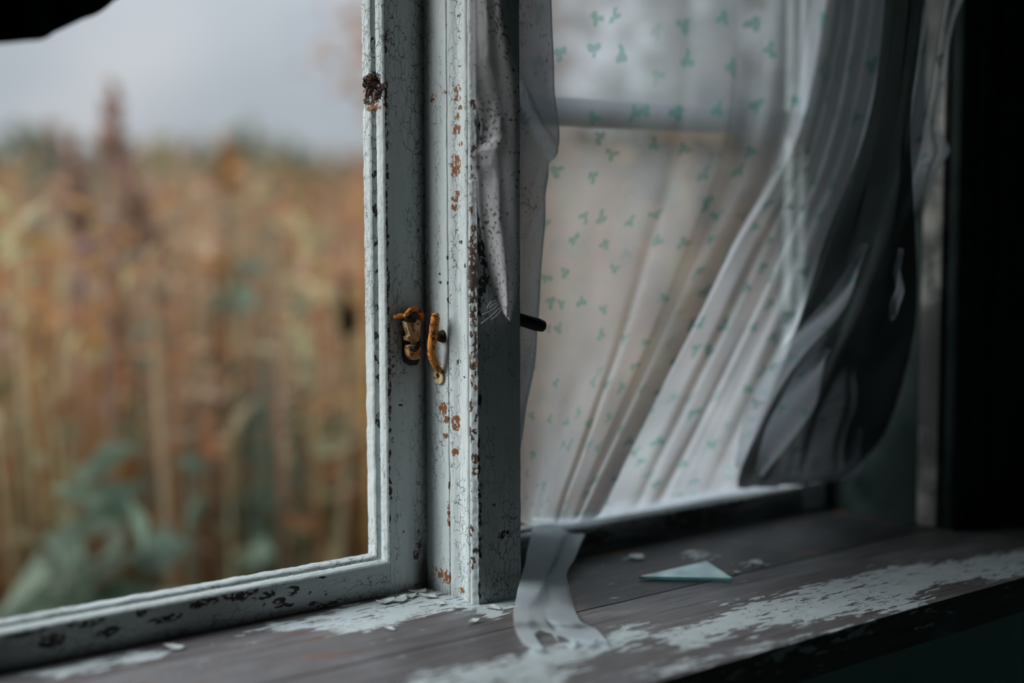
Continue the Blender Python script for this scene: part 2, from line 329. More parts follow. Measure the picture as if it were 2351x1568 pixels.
# ---------------------------------------------------------------- structure: mullion post
Y0, YB, PX = 0.0, .100, .0476
ZT = .78
def post():
    prof = []          # (x, y) loop, counter-clockwise from above starting at back-left
    def seg(a, b, n): 
        for i in range(n): prof.append((a[0]+(b[0]-a[0])*i/n, a[1]+(b[1]-a[1])*i/n))
    seg((0, YB), (0, .0405), 38)
    seg((0, .0405), (.0022, .0392), 3); seg((.0022, .0392), (.0022, .0382), 2); seg((.0022, .0382), (-.0012, .0368), 3)
    for i in range(22):                                   # shallow reed, hollowing to the outer bead
        t = i/22; prof.append((-.0012 + .0030*math.sin(PI*min(1, t*1.02)) * (1 if t > .35 else t/.35), .0368-(.0368-.0125)*t))
    seg((-.0012, .0125), (-.0005, .0100), 3)
    for i in range(9):                                    # bead
        t = i/9; prof.append((.0008-.0030*math.sin(PI*t)-.0008*t, .0100-.0085*t))
    seg((0, .0015), (.0012, 0), 3)
    seg((.0012, 0), (PX-.0012, 0), 36); seg((PX-.0012, 0), (PX, .0012), 2)
    seg((PX, .0012), (PX, YB), 16); seg((PX, YB), (0, YB), 6)
    n = len(prof); zs = np.concatenate([np.linspace(0, .56, 860), np.linspace(.565, ZT, 30)])
    V = []; A = []; B = []; face = []
    for z in zs:
        for (x, y) in prof:
            jx = nz3(x*90+3, y*90, z*55)*.00035 + nz3(x*400, y*400, z*130)*.00022; jy = nz3(x*90, y*90+9, z*60)*.00035
            edge = abs(y) < .004 and x < .004
            if edge: jx += nz3(1, 5, z*210)*.0007; jy += nz3(8, 5, z*160)*.0006
            V.append((x+jx, y+jy, z)); 
            if y < .0014 and x > .0008: face.append(1); A.append(x)
            elif x > .02: face.append(2); A.append(9)
            else: face.append(0); A.append(y)
            B.append(z)
    F_ = [(i*n+j, i*n+(j+1) % n, (i+1)*n+(j+1) % n, (i+1)*n+j) for i in range(len(zs)-1) for j in range(n)]
    F_.append(tuple((len(zs)-1)*n+j for j in range(n)))
    F_.append(tuple(n-1-j for j in range(n)))
    def L(px, py, rx, ry, dk): p = at(px, py, 'x', 0); return (p.y, p.z, rx*.00060, ry*.00037, dk)
    chips = [L(*c) for c in ((992,226,5,9,0),(1048,205,6,9,.15),(1047,225,6,6,.2),(1053,247,6,5,.3),(1047,267,5,8,.2),(1046,298,8,10,.1),(1053,330,6,5,.2),
        (1045,375,9,17,.1),(1044,394,7,11,.1),(1048,444,6,5,.2),(1043,456,5,6,.3),(1042,476,5,7,.2),(1020,212,4,4,.3),(1018,938,9,13,0),(1024,963,6,8,.2),
        (1046,972,7,15,.1),(1024,1000,5,6,.2),(1044,1038,5,8,.1),(1032,1110,3,14,.5),(1030,1160,4,9,.2),(1030,1180,3,7,.3),(1030,1200,3,8,.5),(1011,1316,15,14,0),(1026,1324,11,14,0),
        (1058,1357,8,6,.1),(1054,556,4,4,1),(1009,630,3,3,1),(1010,648,3,4,1),(1050,832,4,8,1),(1067,866,5,2,1),(1028,688,3,9,.8),(1028,592,3,4,1),(1033,500,3,5,.8),
        (1070,610,3,5,1),(1026,650,2,4,1),(1052,150,6,3,.9),(1050,35,4,3,.9),(1026,55,3,6,.9))]
    for k in range(46):                                    # worn bead edge
        py = rnd.choice([rnd.uniform(230, 540), rnd.uniform(700, 1380), rnd.uniform(700, 1100)])
        chips.append(L(rnd.uniform(1083, 1094), py, rnd.uniform(2, 4.5), rnd.uniform(4, 16), rnd.choice([.6, .8, 1, .3])))
    for k in range(30): chips.append(L(rnd.uniform(1082, 1092), 548+k*4.9, 7, 6, rnd.choice([.55, .75, .9])))
    r, g, b = wear_tone_field(A, B, chips, [(at(1000, 1395, 'x', 0).y, .0, .03, .010, .5), (.082, .03, .005, .09, 1.0), (.083, .3, .0035, .4, .75)])  # darker at the foot and along the joint with the stile
    # room face
    def K(px, py, rx, ry, dk): p = at(px, py, 'y', 0); return (p.x, p.z, rx*.00048, ry*.00037, dk)
    ch2 = [K(*c) for c in ((1108,570,6,18,1),(1110,610,6,26,1),(1106,660,8,28,1),(1112,640,9,12,1),(1101,700,4,20,1),(1157,1224,9,6,1),(1151,1232,6,5,1),(1104,245,6,20,1),(1104,290,6,12,1),(1133,1162,3,5,1))]
    for k in range(30): ch2.append(K(rnd.uniform(1098, 1103), rnd.uniform(500, 1380), 3, rnd.uniform(4, 22), 1))
    r2, g2, b2 = wear_tone_field(A, B, ch2, [(.024, 0.0, .03, .05, .3)])
    fc = np.array(face); r = np.where(fc == 0, r, np.where(fc == 1, r2, 0)); g = np.where(fc == 0, g, g2); b = np.where(fc == 0, b, b2)
    return V, F_, np.stack([r, g, b], 1)
V_, F_, A_ = post()
trim1 = link('trim_1', V_, F_, MT['paint_v'], None, True, attr=A_); tag(trim1, 'central window post of chipped white paint with a moulded side, holding the rusty handle', 'window post', kind='structure'); sharp(trim1, 50)

# ---------------------------------------------------------------- sashes: profile swept along a side, mitred at the moulding
SP = [(0, .073), (.0018, .0745), (.0030, .0780), (.0034, .0815), (.0030, .0822), (-.0010, .0830), (-.0012, .0872), (.0040, .0880), (.0052, .0900), (.0056, .0985), (.0050, .1000)]
def profile(width):
    """(inset towards glass, y): back face, outer side, room face, moulding"""
    P = [(-width, .100)] + [(-width, .100-.027*i/6) for i in range(1, 6)]
    P += [(-width + width*i/22, .073) for i in range(22)]
    fine = []
    for i in range(len(SP)-1):
        a, b = SP[i], SP[i+1]; k = max(2, int(math.hypot(b[0]-a[0], b[1]-a[1])/.0007))
        fine += [(a[0]+(b[0]-a[0])*j/k, a[1]+(b[1]-a[1])*j/k) for j in range(k)]
    return P + fine + [SP[-1]]
def sweep(name, origin, along, inward, length, width, mitre0, mitre1, m, parent, step_, chips=(), grime_tone=(), hole=None, amp=1.0):
    """origin: line of the room-face edge nearest the glass; along: unit vector; inward: unit vector towards glass"""
    P = profile(width); n = len(P); k = int(length/step_); V = []; A = []; B = []
    O = Vector(origin); al = Vector(along); inn = Vector(inward)
    for i in range(k+1):
        for (a, y) in P:
            s0 = max(a, 0)*mitre0; s1 = length - max(a, 0)*mitre1
            s = s0 + (s1-s0)*i/k
            p = O + al*s + inn*a
            j = nz3(p.x*80, y*80, p.z*80)*.0002*amp + nz3(p.x*260, y*90, p.z*260)*.00018*amp
            aa = a
            if a > -.002: j += nz3(s*240, y*300, 4)*.00022*amp + nz3(s*70, y*60, 14)*.0006*amp*(y > .087)
            p = p + inn*j; yy = y + nz3(p.x*120, 7, p.z*120)*.0003*amp
            if hole:
                hs, hr = hole; d = math.hypot((s-hs)/hr, (y-.088)/.013)
                if a > -.006 and d < 1: p = p - inn*(.0115*(1-d*d)**.5*(1+.4*nz3(s*400, y*400, 1)))
            V.append((p.x, yy, p.z)); A.append(a if y < .0735 else 5+y); B.append(s)
    F_ = [(i*n+j, i*n+j+1, (i+1)*n+j+1, (i+1)*n+j) for i in range(k) for j in range(n-1)]
    F_ += [(i*n+n-1, i*n, (i+1)*n, (i+1)*n+n-1) for i in range(k)]
    F_ += [tuple(range(n-1, -1, -1)), tuple(k*n+j for j in range(n))]
    r, g, b = wear_tone_field(A, B, chips, grime_tone)
    o = link(name, V, F_, m, None, True, attr=np.stack([r, g, b], 1)); sharp(o, 55)
    if parent: adopt(o, parent)
    return o

SX = -.0395      # inner edge of the stile's room face (left sash)
RZ = .0272       # top edge of the rail's room face
w1 = empty('window_1', (-.3, .0865, 0)); tag(w1, 'open left casement frame of flaking white paint with a rusted latch, its pane gone', 'window frame', kind='structure')
st = []
for k in range(60):    # dark dashes where the paint has left the arris
    z = rnd.uniform(.05, .6); st.append((rnd.uniform(-.0015, .0), z-RZ, .0009, rnd.uniform(.002, .009), 1))
for k in range(40): z = rnd.uniform(.02, .55); st.append((5+rnd.uniform(.084, .087), z, .0012, rnd.uniform(.003, .012), 1))
def S(px, py, rx, ry, dk): p = at(px, py, 'y', .073); return (-(p.x-SX), p.z-RZ, rx*.00044, ry*.00038, dk)
st += [S(*c) for c in ((963,1235,4,30,1),(956,1275,5,25,1),(950,1310,3,14,1),(903,1010,2,8,1),(925,1220,2,6,1),(905,820,4,4,1),(901,840,3,4,1),(918,930,6,2,1),(960,520,3,10,1),(907,180,8,3,1))]
hz = at(850, 212, 'y', .09).z - RZ
for k in range(10): st.append((5+.088, hz-.010+k*.0022, .012, .006, .95 if k > 5 else .15)); 
st += [(-.001+0, hz, .0016, .008, .3)]
SW = .055
sweep('stile', (SX, 0, RZ), (0, 0, 1), (-1, 0, 0), .70, SW-.0155, 1, 1, MT['paint_v'], w1, .0011, st, [(-.0385, .2, .006, .5, .9), (-.036, -.005, .012, .05, .9), (-.02, at(950, 770, 'y', .073).z-RZ, .018, .030, .5)], (hz, .0140))  # darker along the post joint, at the foot and round the latch
rc = []
def T(px, py, rx, ry, dk=1): p = at(px, py, 'y', .073); return (p.z-RZ, SX-p.x, ry*.00034, rx*.00047, dk)
rc = [T(*c) for c in ((554,1367,24,12),(575,1360,16,10),(607,1367,19,8),(671,1358,13,12),(641,1379,11,8),(720,1386,9,5),(760,1385,24,8),(738,1322,11,6),(327,1400,15,14),(454,1385,17,10),(653,1391,17,4),
      (748,1363,5,5),(711,1362,4,4),(500,1375,20,8),(380,1420,25,9),(200,1425,30,12),(250,1450,18,10),(60,1450,30,10),(120,1470,20,12),(607,1388,4,4),(530,1345,40,5),(430,1372,50,5),(840,1310,6,2))]
# lower part of the stile runs down to the sill beside the rail's end
def blockgrid(name, a, b, m, parent, chips, grime_tone, rz=1.0):
    x0, y0, z0 = a; x1, y1, z1 = b; V = []; A = []; B = []; nx, nzz = 44, 60
    ring = [(x0+(x1-x0)*i/nx, y0) for i in range(nx)] + [(x1, y0+(y1-y0)*i/6) for i in range(6)] + [(x1+(x0-x1)*i/6, y1) for i in range(6)] + [(x0, y1+(y0-y1)*i/6) for i in range(6)]
    n = len(ring)
    for k in range(nzz+1):
        z = z0+(z1-z0)*k/nzz
        for (x, y) in ring:
            V.append((x+nz3(x*80, y*80, z*80)*.0002, y+nz3(x*100, 5+y, z*100)*.0003, z)); A.append(x if y == y0 else 9); B.append(z)
    F_ = [(k*n+j, k*n+(j+1) % n, (k+1)*n+(j+1) % n, (k+1)*n+j) for k in range(nzz) for j in range(n)] + [tuple(range(n-1, -1, -1)), tuple(nzz*n+j for j in range(n))]
    r, g, bb = wear_tone_field(A, B, chips, grime_tone)
    o = link(name, V, F_, m, None, True, attr=np.stack([r, g, bb], 1)); sharp(o, 50); adopt(o, parent); return o
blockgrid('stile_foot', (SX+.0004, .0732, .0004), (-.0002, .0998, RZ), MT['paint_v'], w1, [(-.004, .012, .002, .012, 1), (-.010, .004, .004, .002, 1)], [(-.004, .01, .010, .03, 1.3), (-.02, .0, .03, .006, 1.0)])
LX = -.92
sweep('bottom_rail', (SX, 0, RZ), (-1, 0, 0), (0, 0, 1), SX-LX, RZ-.0006, 1, 1, MT['paint_h'], w1, .0016, rc, [(-.027, .1, .006, .6, .9)])
def plain(name, a, b, m, parent=None, bev=.0015):
    mb = MB(); mb.box(a, b, bev); o = mb.build(name, m, None, True); sharp(o, 40)
    if parent is not None: adopt(o, parent)
    return o
plain('stile', (LX-.055, .073, .0006), (LX, .100, ZT-.002), MT['paint_v'], w1)
plain('top_rail', (LX+.0005, .073, ZT-.052), (SX-.0002, .100, ZT-.002), MT['paint_h'], w1)

w2 = empty('window_2', (.296, .0865, 0)); tag(w2, 'right window sash behind the leaf print curtain, with a grey glazing bar', 'window frame', kind='structure')
RX0, RX1 = .088, .503
sweep('stile', (RX0, 0, RZ), (0, 0, 1), (1, 0, 0), .70, RX0-PX-.001, 1, 1, MT['paint_v'], w2, .004)
sweep('stile', (RX1, 0, RZ), (0, 0, 1), (-1, 0, 0), .70, .040, 1, 1, MT['paint_v'], w2, .004)
sweep('bottom_rail', (RX0, 0, RZ), (1, 0, 0), (0, 0, 1), RX1-RX0, RZ-.0006, 1, 1, MT['paint_h'], w2, .003, [((-.01), .1, .006, .03, 1), (-.008, .25, .01, .05, 1), (-.002, .3, .004, .04, 1)], [(-.02, .2, .02, .5, 1.0), (5.09, .2, .03, .6, .75)])  # shade put into the colour: sunlit rail top toned down
plain('stile_foot', (RX1+.0003, .073, .0006), (RX1+.040, .100, RZ), MT['paint_v'], w2, .0008)
plain('stile_foot', (PX+.001, .073, .0006), (RX0-.0003, .100, RZ), MT['paint_v'], w2, .0008)
plain('top_rail', (RX0, .073, ZT-.052), (RX1, .100, ZT-.002), MT['paint_h'], w2)
plain('glazing_bar', (RX0+.002, .080, .411), (RX1-.002, .100, .438), MT['paint_h'], w2, .003)
plain('pane', (RX0+.004, .0925, .030), (RX1-.004, .0950, .410), MT['glass'], w2, 0)
plain('pane', (RX0+.004, .0925, .439), (RX1-.004, .0950, ZT-.054), MT['glass'], w2, 0)

# ---------------------------------------------------------------- sill (two boards), casing, walls
def stool(name, y0, y1, polys, base_w, front_round=False, cover=0.0):
    x0, x1 = -1.1, .86; xs = np.concatenate([np.arange(x0, -.5, .02), np.arange(-.5, .62, .0022), np.arange(.62, x1+.001, .01)]); dy = .0020
    ys = np.arange(y0, y1, dy); ys = np.append(ys, y1)
    V = []; nx, ny = len(xs), len(ys)
    X, Y = np.meshgrid(xs, ys); X = X.ravel(); Y = Y.ravel()
    sd = np.full(len(X), -1.0)
    for P in polys:
        P = np.array([tuple(at(px, py, 'z', 0))[:2] for px, py in P]); ins = np.zeros(len(X), bool); dmin = np.full(len(X), 9.)
        for i in range(len(P)):
            a, b = P[i], P[(i+1) % len(P)]
            c = ((a[1] > Y) != (b[1] > Y)) & (X < (b[0]-a[0])*(Y-a[1])/((b[1]-a[1]) or 1e-9)+a[0]); ins ^= c
            ab = b-a; t = np.clip(((X-a[0])*ab[0]+(Y-a[1])*ab[1])/(ab@ab+1e-12), 0, 1)
            dmin = np.minimum(dmin, np.hypot((X-a[0]-t*ab[0])*.6, Y-a[1]-t*ab[1]))
        sd = np.maximum(sd, np.where(ins, dmin, -dmin))
    cov = np.clip(.5 + sd/(.020 if y1 > .05 else .034), 0, .93)
    for i in range(len(X)):
        V.append((X[i], Y[i], nz3(X[i]*25, Y[i]*60, 2)*.0004 - (.0008 if (Y[i] > y1-.0015 and name_back is False) else 0)))
    F_ = [(j*nx+i, j*nx+i+1, (j+1)*nx+i+1, (j+1)*nx+i) for j in range(ny-1) for i in range(nx-1)]
    base = len(V)
    # skirts
    per = [i for i in range(nx)] + [j*nx+nx-1 for j in range(1, ny)] + [(ny-1)*nx+i for i in range(nx-2, -1, -1)] + [j*nx for j in range(ny-2, 0, -1)]
    lowz = []
    for q in per: V.append((V[q][0], V[q][1], -.032))
    m = len(per)
    for k in range(m): F_.append((per[k], base+k, base+(k+1) % m, per[(k+1) % m]))
    F_.append(tuple(base+m-1-k for k in range(m)))
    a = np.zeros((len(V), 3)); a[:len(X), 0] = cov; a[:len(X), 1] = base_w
    if y1 > .05: a[:len(X), 2] = np.clip((X-.045+(Y+.06)*.15)/.03, 0, 1)*.93; a[:len(X), 0] *= np.where(X > .06, .85, 1)  # rear board's wood made darker to the right of the post
    return V, F_, a
def sillmat(name):
    m, nt = mat(name); t = N(nt, 'TexCoord').outputs['Object']
    a = nt.nodes.new('ShaderNodeAttribute'); a.attribute_name = 'wear_tone'; sp = nt.nodes.new('ShaderNodeSeparateColor'); nt.links.new(a.outputs['Color'], sp.inputs[0])
    g = scaled(nt, t, (.22, 1, 1))
    n1 = noise_(nt, g, 190, 6, .62); n2 = noise_(nt, g, 45, 3, .5)
    v = math_(nt, 'ADD', math_(nt, 'MULTIPLY', sp.outputs[0], 1.02), math_(nt, 'ADD', math_(nt, 'MULTIPLY', math_(nt, 'SUBTRACT', n1, .5), 3.2), math_(nt, 'MULTIPLY', math_(nt, 'SUBTRACT', n2, .5), 1.1)))
    pm = step(nt, v, .56, .63)
    grain = noise_(nt, scaled(nt, t, (.03, 1, 1)), 420, 4, .65); big = noise_(nt, scaled(nt, t, (.3, 1, 1)), 26, 4, .6)
    stk = noise_(nt, scaled(nt, t, (.045, 1, 1)), 130, 4, .7)
    wood = mix(nt, grain, (.040, .032, .031), (.18, .168, .172)); wood = mix(nt, step(nt, big, .45, .68), wood, (.17, .165, .172))
    wood = mix(nt, math_(nt, 'MULTIPLY', step(nt, stk, .50, .62), .75), wood, (.055, .043, .042))
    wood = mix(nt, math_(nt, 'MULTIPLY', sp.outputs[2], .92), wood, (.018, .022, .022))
    wood = mix(nt, math_(nt, 'MULTIPLY', step(nt, grain, .62, .7), .5), wood, (.04, .025, .02))
    wood = mix(nt, math_(nt, 'MULTIPLY', step(nt, noise_(nt, g, 70, 3), .55, .7), sp.outputs[1]), wood, (.13, .06, .035))
    pc = mix(nt, noise_(nt, t, 60, 4), (.40, .45, .46), (.54, .59, .60))
    wv = vmath(nt, 'ADD', t, scaled(nt, noise_(nt, t, 160, 3, .6, 'Color'), (.008, .008, .008)))
    vo = nt.nodes.new('ShaderNodeTexVoronoi'); vo.feature = 'DISTANCE_TO_EDGE'; vo.inputs['Scale'].default_value = 110; sock(nt, vo.inputs['Vector'], wv)
    ck = math_(nt, 'MULTIPLY', math_(nt, 'SUBTRACT', 1., step(nt, vo.outputs['Distance'], 0., .04)), step(nt, noise_(nt, t, 40, 2), .48, .6))
    pc = mix(nt, math_(nt, 'MULTIPLY', ck, .8), pc, (.05, .045, .04))
    col = mix(nt, pm, wood, pc)
    h = math_(nt, 'ADD', math_(nt, 'MULTIPLY', pm, 1.0), math_(nt, 'SUBTRACT', math_(nt, 'MULTIPLY', grain, .5), math_(nt, 'MULTIPLY', ck, .4)))
    finish(nt, col, .46, h, .7, .0010, spec=.5); return m
MT['sill'] = sillmat('worn_sill_boards')
back_polys = [[(535,1462),(620,1434),(720,1420),(800,1390),(870,1370),(960,1340),(1000,1350),(1100,1380),(1200,1368),(1178,1405),(1130,1422),(1090,1412),(1060,1402),(1010,1405),(960,1418),(905,1437),(850,1446),(780,1460),(745,1447),(700,1444),(620,1450)],
    [(60,1548),(200,1515),(330,1494),(400,1492),(350,1515),(240,1532),(120,1558)], [(1560,1270),(1610,1262),(1640,1275),(1590,1285)], [(1720,1290),(1745,1288),(1750,1300),(1722,1304)], [(1420,1275),(1460,1285),(1440,1290)]]
front_polys = [[(425,1555),(440,1535),(520,1513),(575,1523),(560,1575),(400,1590)], [(60,1590),(100,1552),(215,1543),(215,1590)],
    [(860,1600),(960,1548),(1080,1530),(1160,1512),(1240,1488),(1350,1468),(1400,1446),(1440,1430),(1470,1440),(1530,1443),(1600,1430),(1640,1410),(1700,1388),(1790,1368),(1860,1345),(1960,1328),(2060,1296),(2200,1285),(2351,1262),(2450,1240),(2450,1290),(2351,1315),(2250,1335),(2150,1345),(2100,1395),(2000,1402),(1900,1422),(1850,1435),(1790,1425),(1700,1452),(1640,1478),(1560,1494),(1530,1472),(1460,1468),(1480,1492),(1420,1495),(1320,1522),(1290,1600)],
    [(1440,1550),(1600,1512),(1660,1505),(1560,1545)], [(1670,1495),(1750,1468),(1740,1482)], [(1670,1388),(1740,1370),(1745,1378),(1690,1392)], [(1680,1500),(2000,1425),(2010,1432),(1700,1508)]]
name_back = True
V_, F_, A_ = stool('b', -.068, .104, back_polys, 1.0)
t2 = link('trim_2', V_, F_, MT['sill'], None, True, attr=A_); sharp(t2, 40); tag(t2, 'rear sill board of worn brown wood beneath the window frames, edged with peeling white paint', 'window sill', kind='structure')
V_, F_, A_ = stool('f', -.238, -.0700, front_polys, .25)
t3 = link('trim_3', V_, F_, MT['sill'], None, True, attr=A_); sharp(t3, 40); tag(t3, 'front sill board of bare grey wood with long scraps of white paint', 'window sill', kind='structure')

JX = .546
def struct(name, a, b, m, label, cat, bev=0.0):
    o = plain(name, a, b, m, None, bev); return tag(o, label, cat, kind='structure')
WY0, WY1 = -.074, .150
struct('trim_8', (JX-.003, -.072, .0008), (JX+.02, -.046, ZT-.001), MT['jamb'], 'narrow pale painted bead down the right window recess', 'window jamb', .002)
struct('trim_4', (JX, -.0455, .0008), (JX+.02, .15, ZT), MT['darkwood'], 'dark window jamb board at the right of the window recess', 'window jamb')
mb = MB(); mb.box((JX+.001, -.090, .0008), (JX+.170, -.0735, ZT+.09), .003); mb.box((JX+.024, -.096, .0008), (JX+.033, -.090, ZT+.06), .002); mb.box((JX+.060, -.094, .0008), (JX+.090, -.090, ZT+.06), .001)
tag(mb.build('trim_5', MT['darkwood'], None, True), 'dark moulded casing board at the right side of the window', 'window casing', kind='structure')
struct('trim_6', (LX-.075, -.072, .0008), (LX-.056, .15, ZT), MT['jamb'], 'pale jamb board at the left of the window recess', 'window jamb')
struct('trim_7', (LX-.075, -.072, ZT), (JX+.02, .15, ZT+.03), MT['jamb'], 'pale board across the head of the window recess', 'window head')
X0, X1, YR, ZF, ZC = -2.4, 2.0, -3.0, -.86, 1.55
mb = MB()
mb.box((X0, WY0, ZF), (LX-.075, .16, ZC)); mb.box((JX+.02, WY0, ZF), (X1, .16, ZC)); mb.box((LX-.075, WY0, ZT+.03), (JX+.02, .16, ZC)); mb.box((LX-.075, WY0, ZF), (JX+.02, .16, -.033))
tag(mb.build('wall_front', MT['wall'], None, False), 'dark room wall around the window', 'wall', kind='structure')
struct('wall_right', (X1, YR, ZF), (X1+.1, .16, ZC), MT['wall'], 'dark right wall of the room', 'wall')
struct('wall_left', (X0-.1, YR, ZF), (X0, .16, ZC), MT['wall'], 'dark left wall of the room', 'wall')
mb = MB(); BX0, BX1, BZ0, BZ1 = -.1, .5, .1, .8      # opening added out of view to give the dark room fill light
mb.box((X0-.1, YR-.1, ZF), (BX0, YR, ZC)); mb.box((BX1, YR-.1, ZF), (X1+.1, YR, ZC)); mb.box((BX0, YR-.1, ZF), (BX1, YR, BZ0)); mb.box((BX0, YR-.1, BZ1), (BX1, YR, ZC))
tag(mb.build('wall_back', MT['wall'], None, False), 'dark wall at the back of the room', 'wall', kind='structure')
mb = MB(); mb.box((BX0+.001, YR-.08, BZ0+.001), (BX0+.05, YR-.03, BZ1-.001)); mb.box((BX1-.05, YR-.08, BZ0+.001), (BX1-.001, YR-.03, BZ1-.001)); mb.box((BX0+.05, YR-.08, BZ0+.001), (BX1-.05, YR-.03, BZ0+.05)); mb.box((BX0+.05, YR-.08, BZ1-.05), (BX1-.05, YR-.03, BZ1-.001))
tag(mb.build('fill_window', MT['paint_h'], None, False), 'small window frame added in the back wall, out of view, for fill light', 'window frame', kind='structure')
struct('floor', (X0-.1, YR-.1, ZF-.06), (X1+.1, .16, ZF), MT['floorwood'], 'dark wooden floor', 'floor')
struct('ceiling', (X0-.1, YR-.1, ZC), (X1+.1, .16, ZC+.06), MT['wall'], 'dark ceiling', 'ceiling')

# ---------------------------------------------------------------- handle on the post (its left face, normal -x)
hd = empty('window_handle', at(1000, 800, 'x', -.002)); tag(hd, 'rusty orange curved pull handle')
hd.parent = trim1
def hp(px, py, off): return at(px, py, 'x', -off)
mb = MB()
hb = [hp(1000,718,.0126), hp(1000,728,.0128), hp(997,745,.0130), hp(995,765,.0130), hp(992,785,.0130), hp(991,800,.0128), hp(991,812,.0122), hp(994,825,.0108), hp(998,834,.0088), hp(1003,843,.0062), hp(1008,850,.0034)]
fine = [catmull(hb, i/44) for i in range(45)]
rr = [.0039*math.sqrt(1-(1-(i+.25)/6)**2) if i < 6 else (.0039-.0012*max(0, (i-20)/24)) for i in range(45)]
mb.tube(fine, rr, 14)
o = mb.build('bar', MT['rust']); adopt(o, hd)
mb = MB(); c = at(1008, 862, 'x', -.0012)
th = [i*2*PI/28 for i in range(28)]; V = []
hole = [(.0023*(1.4 if k % 7 == 0 else 1)*math.cos(t), .0023*(1.2 if k % 5 == 0 else 1)*math.sin(t)) for k, t in enumerate(th)]
for xo in (-.0012, .0011):
    for k, t in enumerate(th): V.append((c.x+xo, c.y+.0068*math.cos(t), c.z+.0062*math.sin(t)-.0012))
    for a, b in hole: V.append((c.x+xo, c.y+a, c.z+b))
n = 28; F_ = []
for k in range(n):
    k2 = (k+1) % n
    F_ += [(k, k2, n+k2, n+k), (2*n+k2, 2*n+k, 3*n+k, 3*n+k2), (k, 2*n+k, 2*n+k2, k2), (n+k2, 3*n+k2, 3*n+k, n+k)]
mb.add(V, F_); o = mb.build('eye_plate', MT['cream']); sharp(o, 40); adopt(o, hd); tag(o, 'worn cream eye plate with a screw hole')
mb = MB(); mb.tube([(c.x+.0016, c.y, c.z), (c.x-.0003, c.y, c.z)], .0024, 10); o = mb.build('screw', MT['screw']); adopt(o, hd)
mb = MB(); p = at(1014, 772, 'x', -.001)
q = hp(998, 770, .0115); pts = [Vector((0.0004, p.y, p.z)), Vector((-.002, p.y, p.z)), Vector((-.005, p.y+.0006, p.z)), Vector((-.009, q.y, q.z)), q]
mb.tube(pts, [.0058, .0052, .0034, .0027, .0026], 12); o = mb.build('pivot_stud', MT['screw']); adopt(o, hd); tag(o, 'dark rusted stud holding the handle')
# raised paint ring left round the fitting
mb = MB(); ring = [(at(1012, 812, 'x', 0).y+.0085*math.cos(t)-.002, at(1012, 812, 'x', 0).z+.026*math.sin(t)) for t in [PI*(-.45)+PI*.9*i/20-PI for i in range(21)]]
# ---------------------------------------------------------------- latch on the left sash stile (room face, normal -y)
lt = empty('window_latch', at(948, 770, 'y', .070)); lt.parent = w1; lt.matrix_parent_inverse = Matrix.Translation(-w1.location); tag(lt, 'rusted cream and orange window latch')
def adopt2(o, p, g):       # child of a child: keep world vertices
    o.parent = p; o.matrix_parent_inverse = (Matrix.Translation(p.location)).inverted(); return o
def lp(px, py, y): return at(px, py, 'y', y)
def outline(name, pts, y0, y1, m, bev=.0012):
    P = [lp(px, py, y0) for px, py in pts]; cx = sum(p.x for p in P)/len(P); cz = sum(p.z for p in P)/len(P); n = len(P); V = []
    for y, k in ((y1, 1.0), (y0+bev, 1.0), (y0+bev*.4, .95), (y0, .84)):
        V += [(cx+(p.x-cx)*k, y, cz+(p.z-cz)*(k*.5+.5)) for p in P]
    F_ = [(r*n+j, r*n+(j+1) % n, (r+1)*n+(j+1) % n, (r+1)*n+j) for r in range(3) for j in range(n)] + [tuple(3*n+j for j in range(n)), tuple(range(n-1, -1, -1))]
    o = link(name, V, F_, m); sharp(o, 60); adopt2(o, lt, 0); return o
outline('lever', [(931,738),(938,760),(941,770),(935,774),(936,781),(946,785),(950,786),(963,784),(966,770),(967,740),(960,732),(945,730)], .0635, .0700, MT['cream'])
mb = MB(); mb.tube([lp(950, 784, .0655), lp(949, 792, .0655), lp(948, 802, .0655)], [.0028, .0026, .0030], 12); o = mb.build('lever_neck', MT['rust']); adopt2(o, lt, 0)
outline('lever_end', [(941,793),(939,803),(940,813),(945,822),(952,827),(967,824),(969,800),(958,790)], .0625, .0695, MT['tan'])
mb = MB(); mb.tube([lp(955, 796, .0640), lp(951, 799, .0605), lp(950, 801, .0600)], [.0034, .0036, .002], 10); o = mb.build('rivet', MT['black_iron']); adopt2(o, lt, 0)
mb = MB(); mb.tube([lp(905, 727, .0725), lp(912, 726, .0695), lp(925, 725, .0675), lp(938, 724, .0660)], [.0022, .0023, .0024, .0025], 10)
o = mb.build('pin', MT['rust']); adopt2(o, lt, 0)
mb = MB(); mb.tube([lp(928, 728, .0640), lp(935, 720, .0625), lp(942, 712, .0630), lp(951, 709, .0640), lp(960, 713, .0655), lp(966, 722, .0670), lp(967, 734, .0680)], [.0018, .0022, .0024, .0024, .0026, .003, .003], 12)
o = mb.build('hook', MT['rust']); adopt2(o, lt, 0)
mb = MB(); mb.tube([lp(927, 729, .0665), lp(940, 728, .0655), lp(952, 729, .0650)], [.0042, .0052, .0048], 12); o = mb.build('keeper', MT['black_iron']); adopt2(o, lt, 0)
outline('back_plate', [(934,760),(930,790),(928,815),(932,832),(944,840),(960,838),(966,825),(966,760),(960,742),(940,742)], .0695, .0729, MT['black_iron'])

# dark prong out of the post's right side that pins the cloth
mb = MB(); a = at(1195, 735, 'x', PX+.0002)
pp = [Vector((PX-.001, .006, a.z+.001)), at(1212, 739, 'y', .003), at(1232, 745, 'y', .001), at(1246, 749, 'y', .001), at(1250, 750, 'y', .001)]
mb.tube([Vector((PX+.001, .006, pp[1].z+.003)), *pp[1:]], [.0052, .0056, .0058, .0050, .0022], 14, flat=1.0); o = mb.build('hinge_pin', MT['black_iron'], None); o.parent = trim1; tag(o, 'stubby black iron pin on the right of the post')

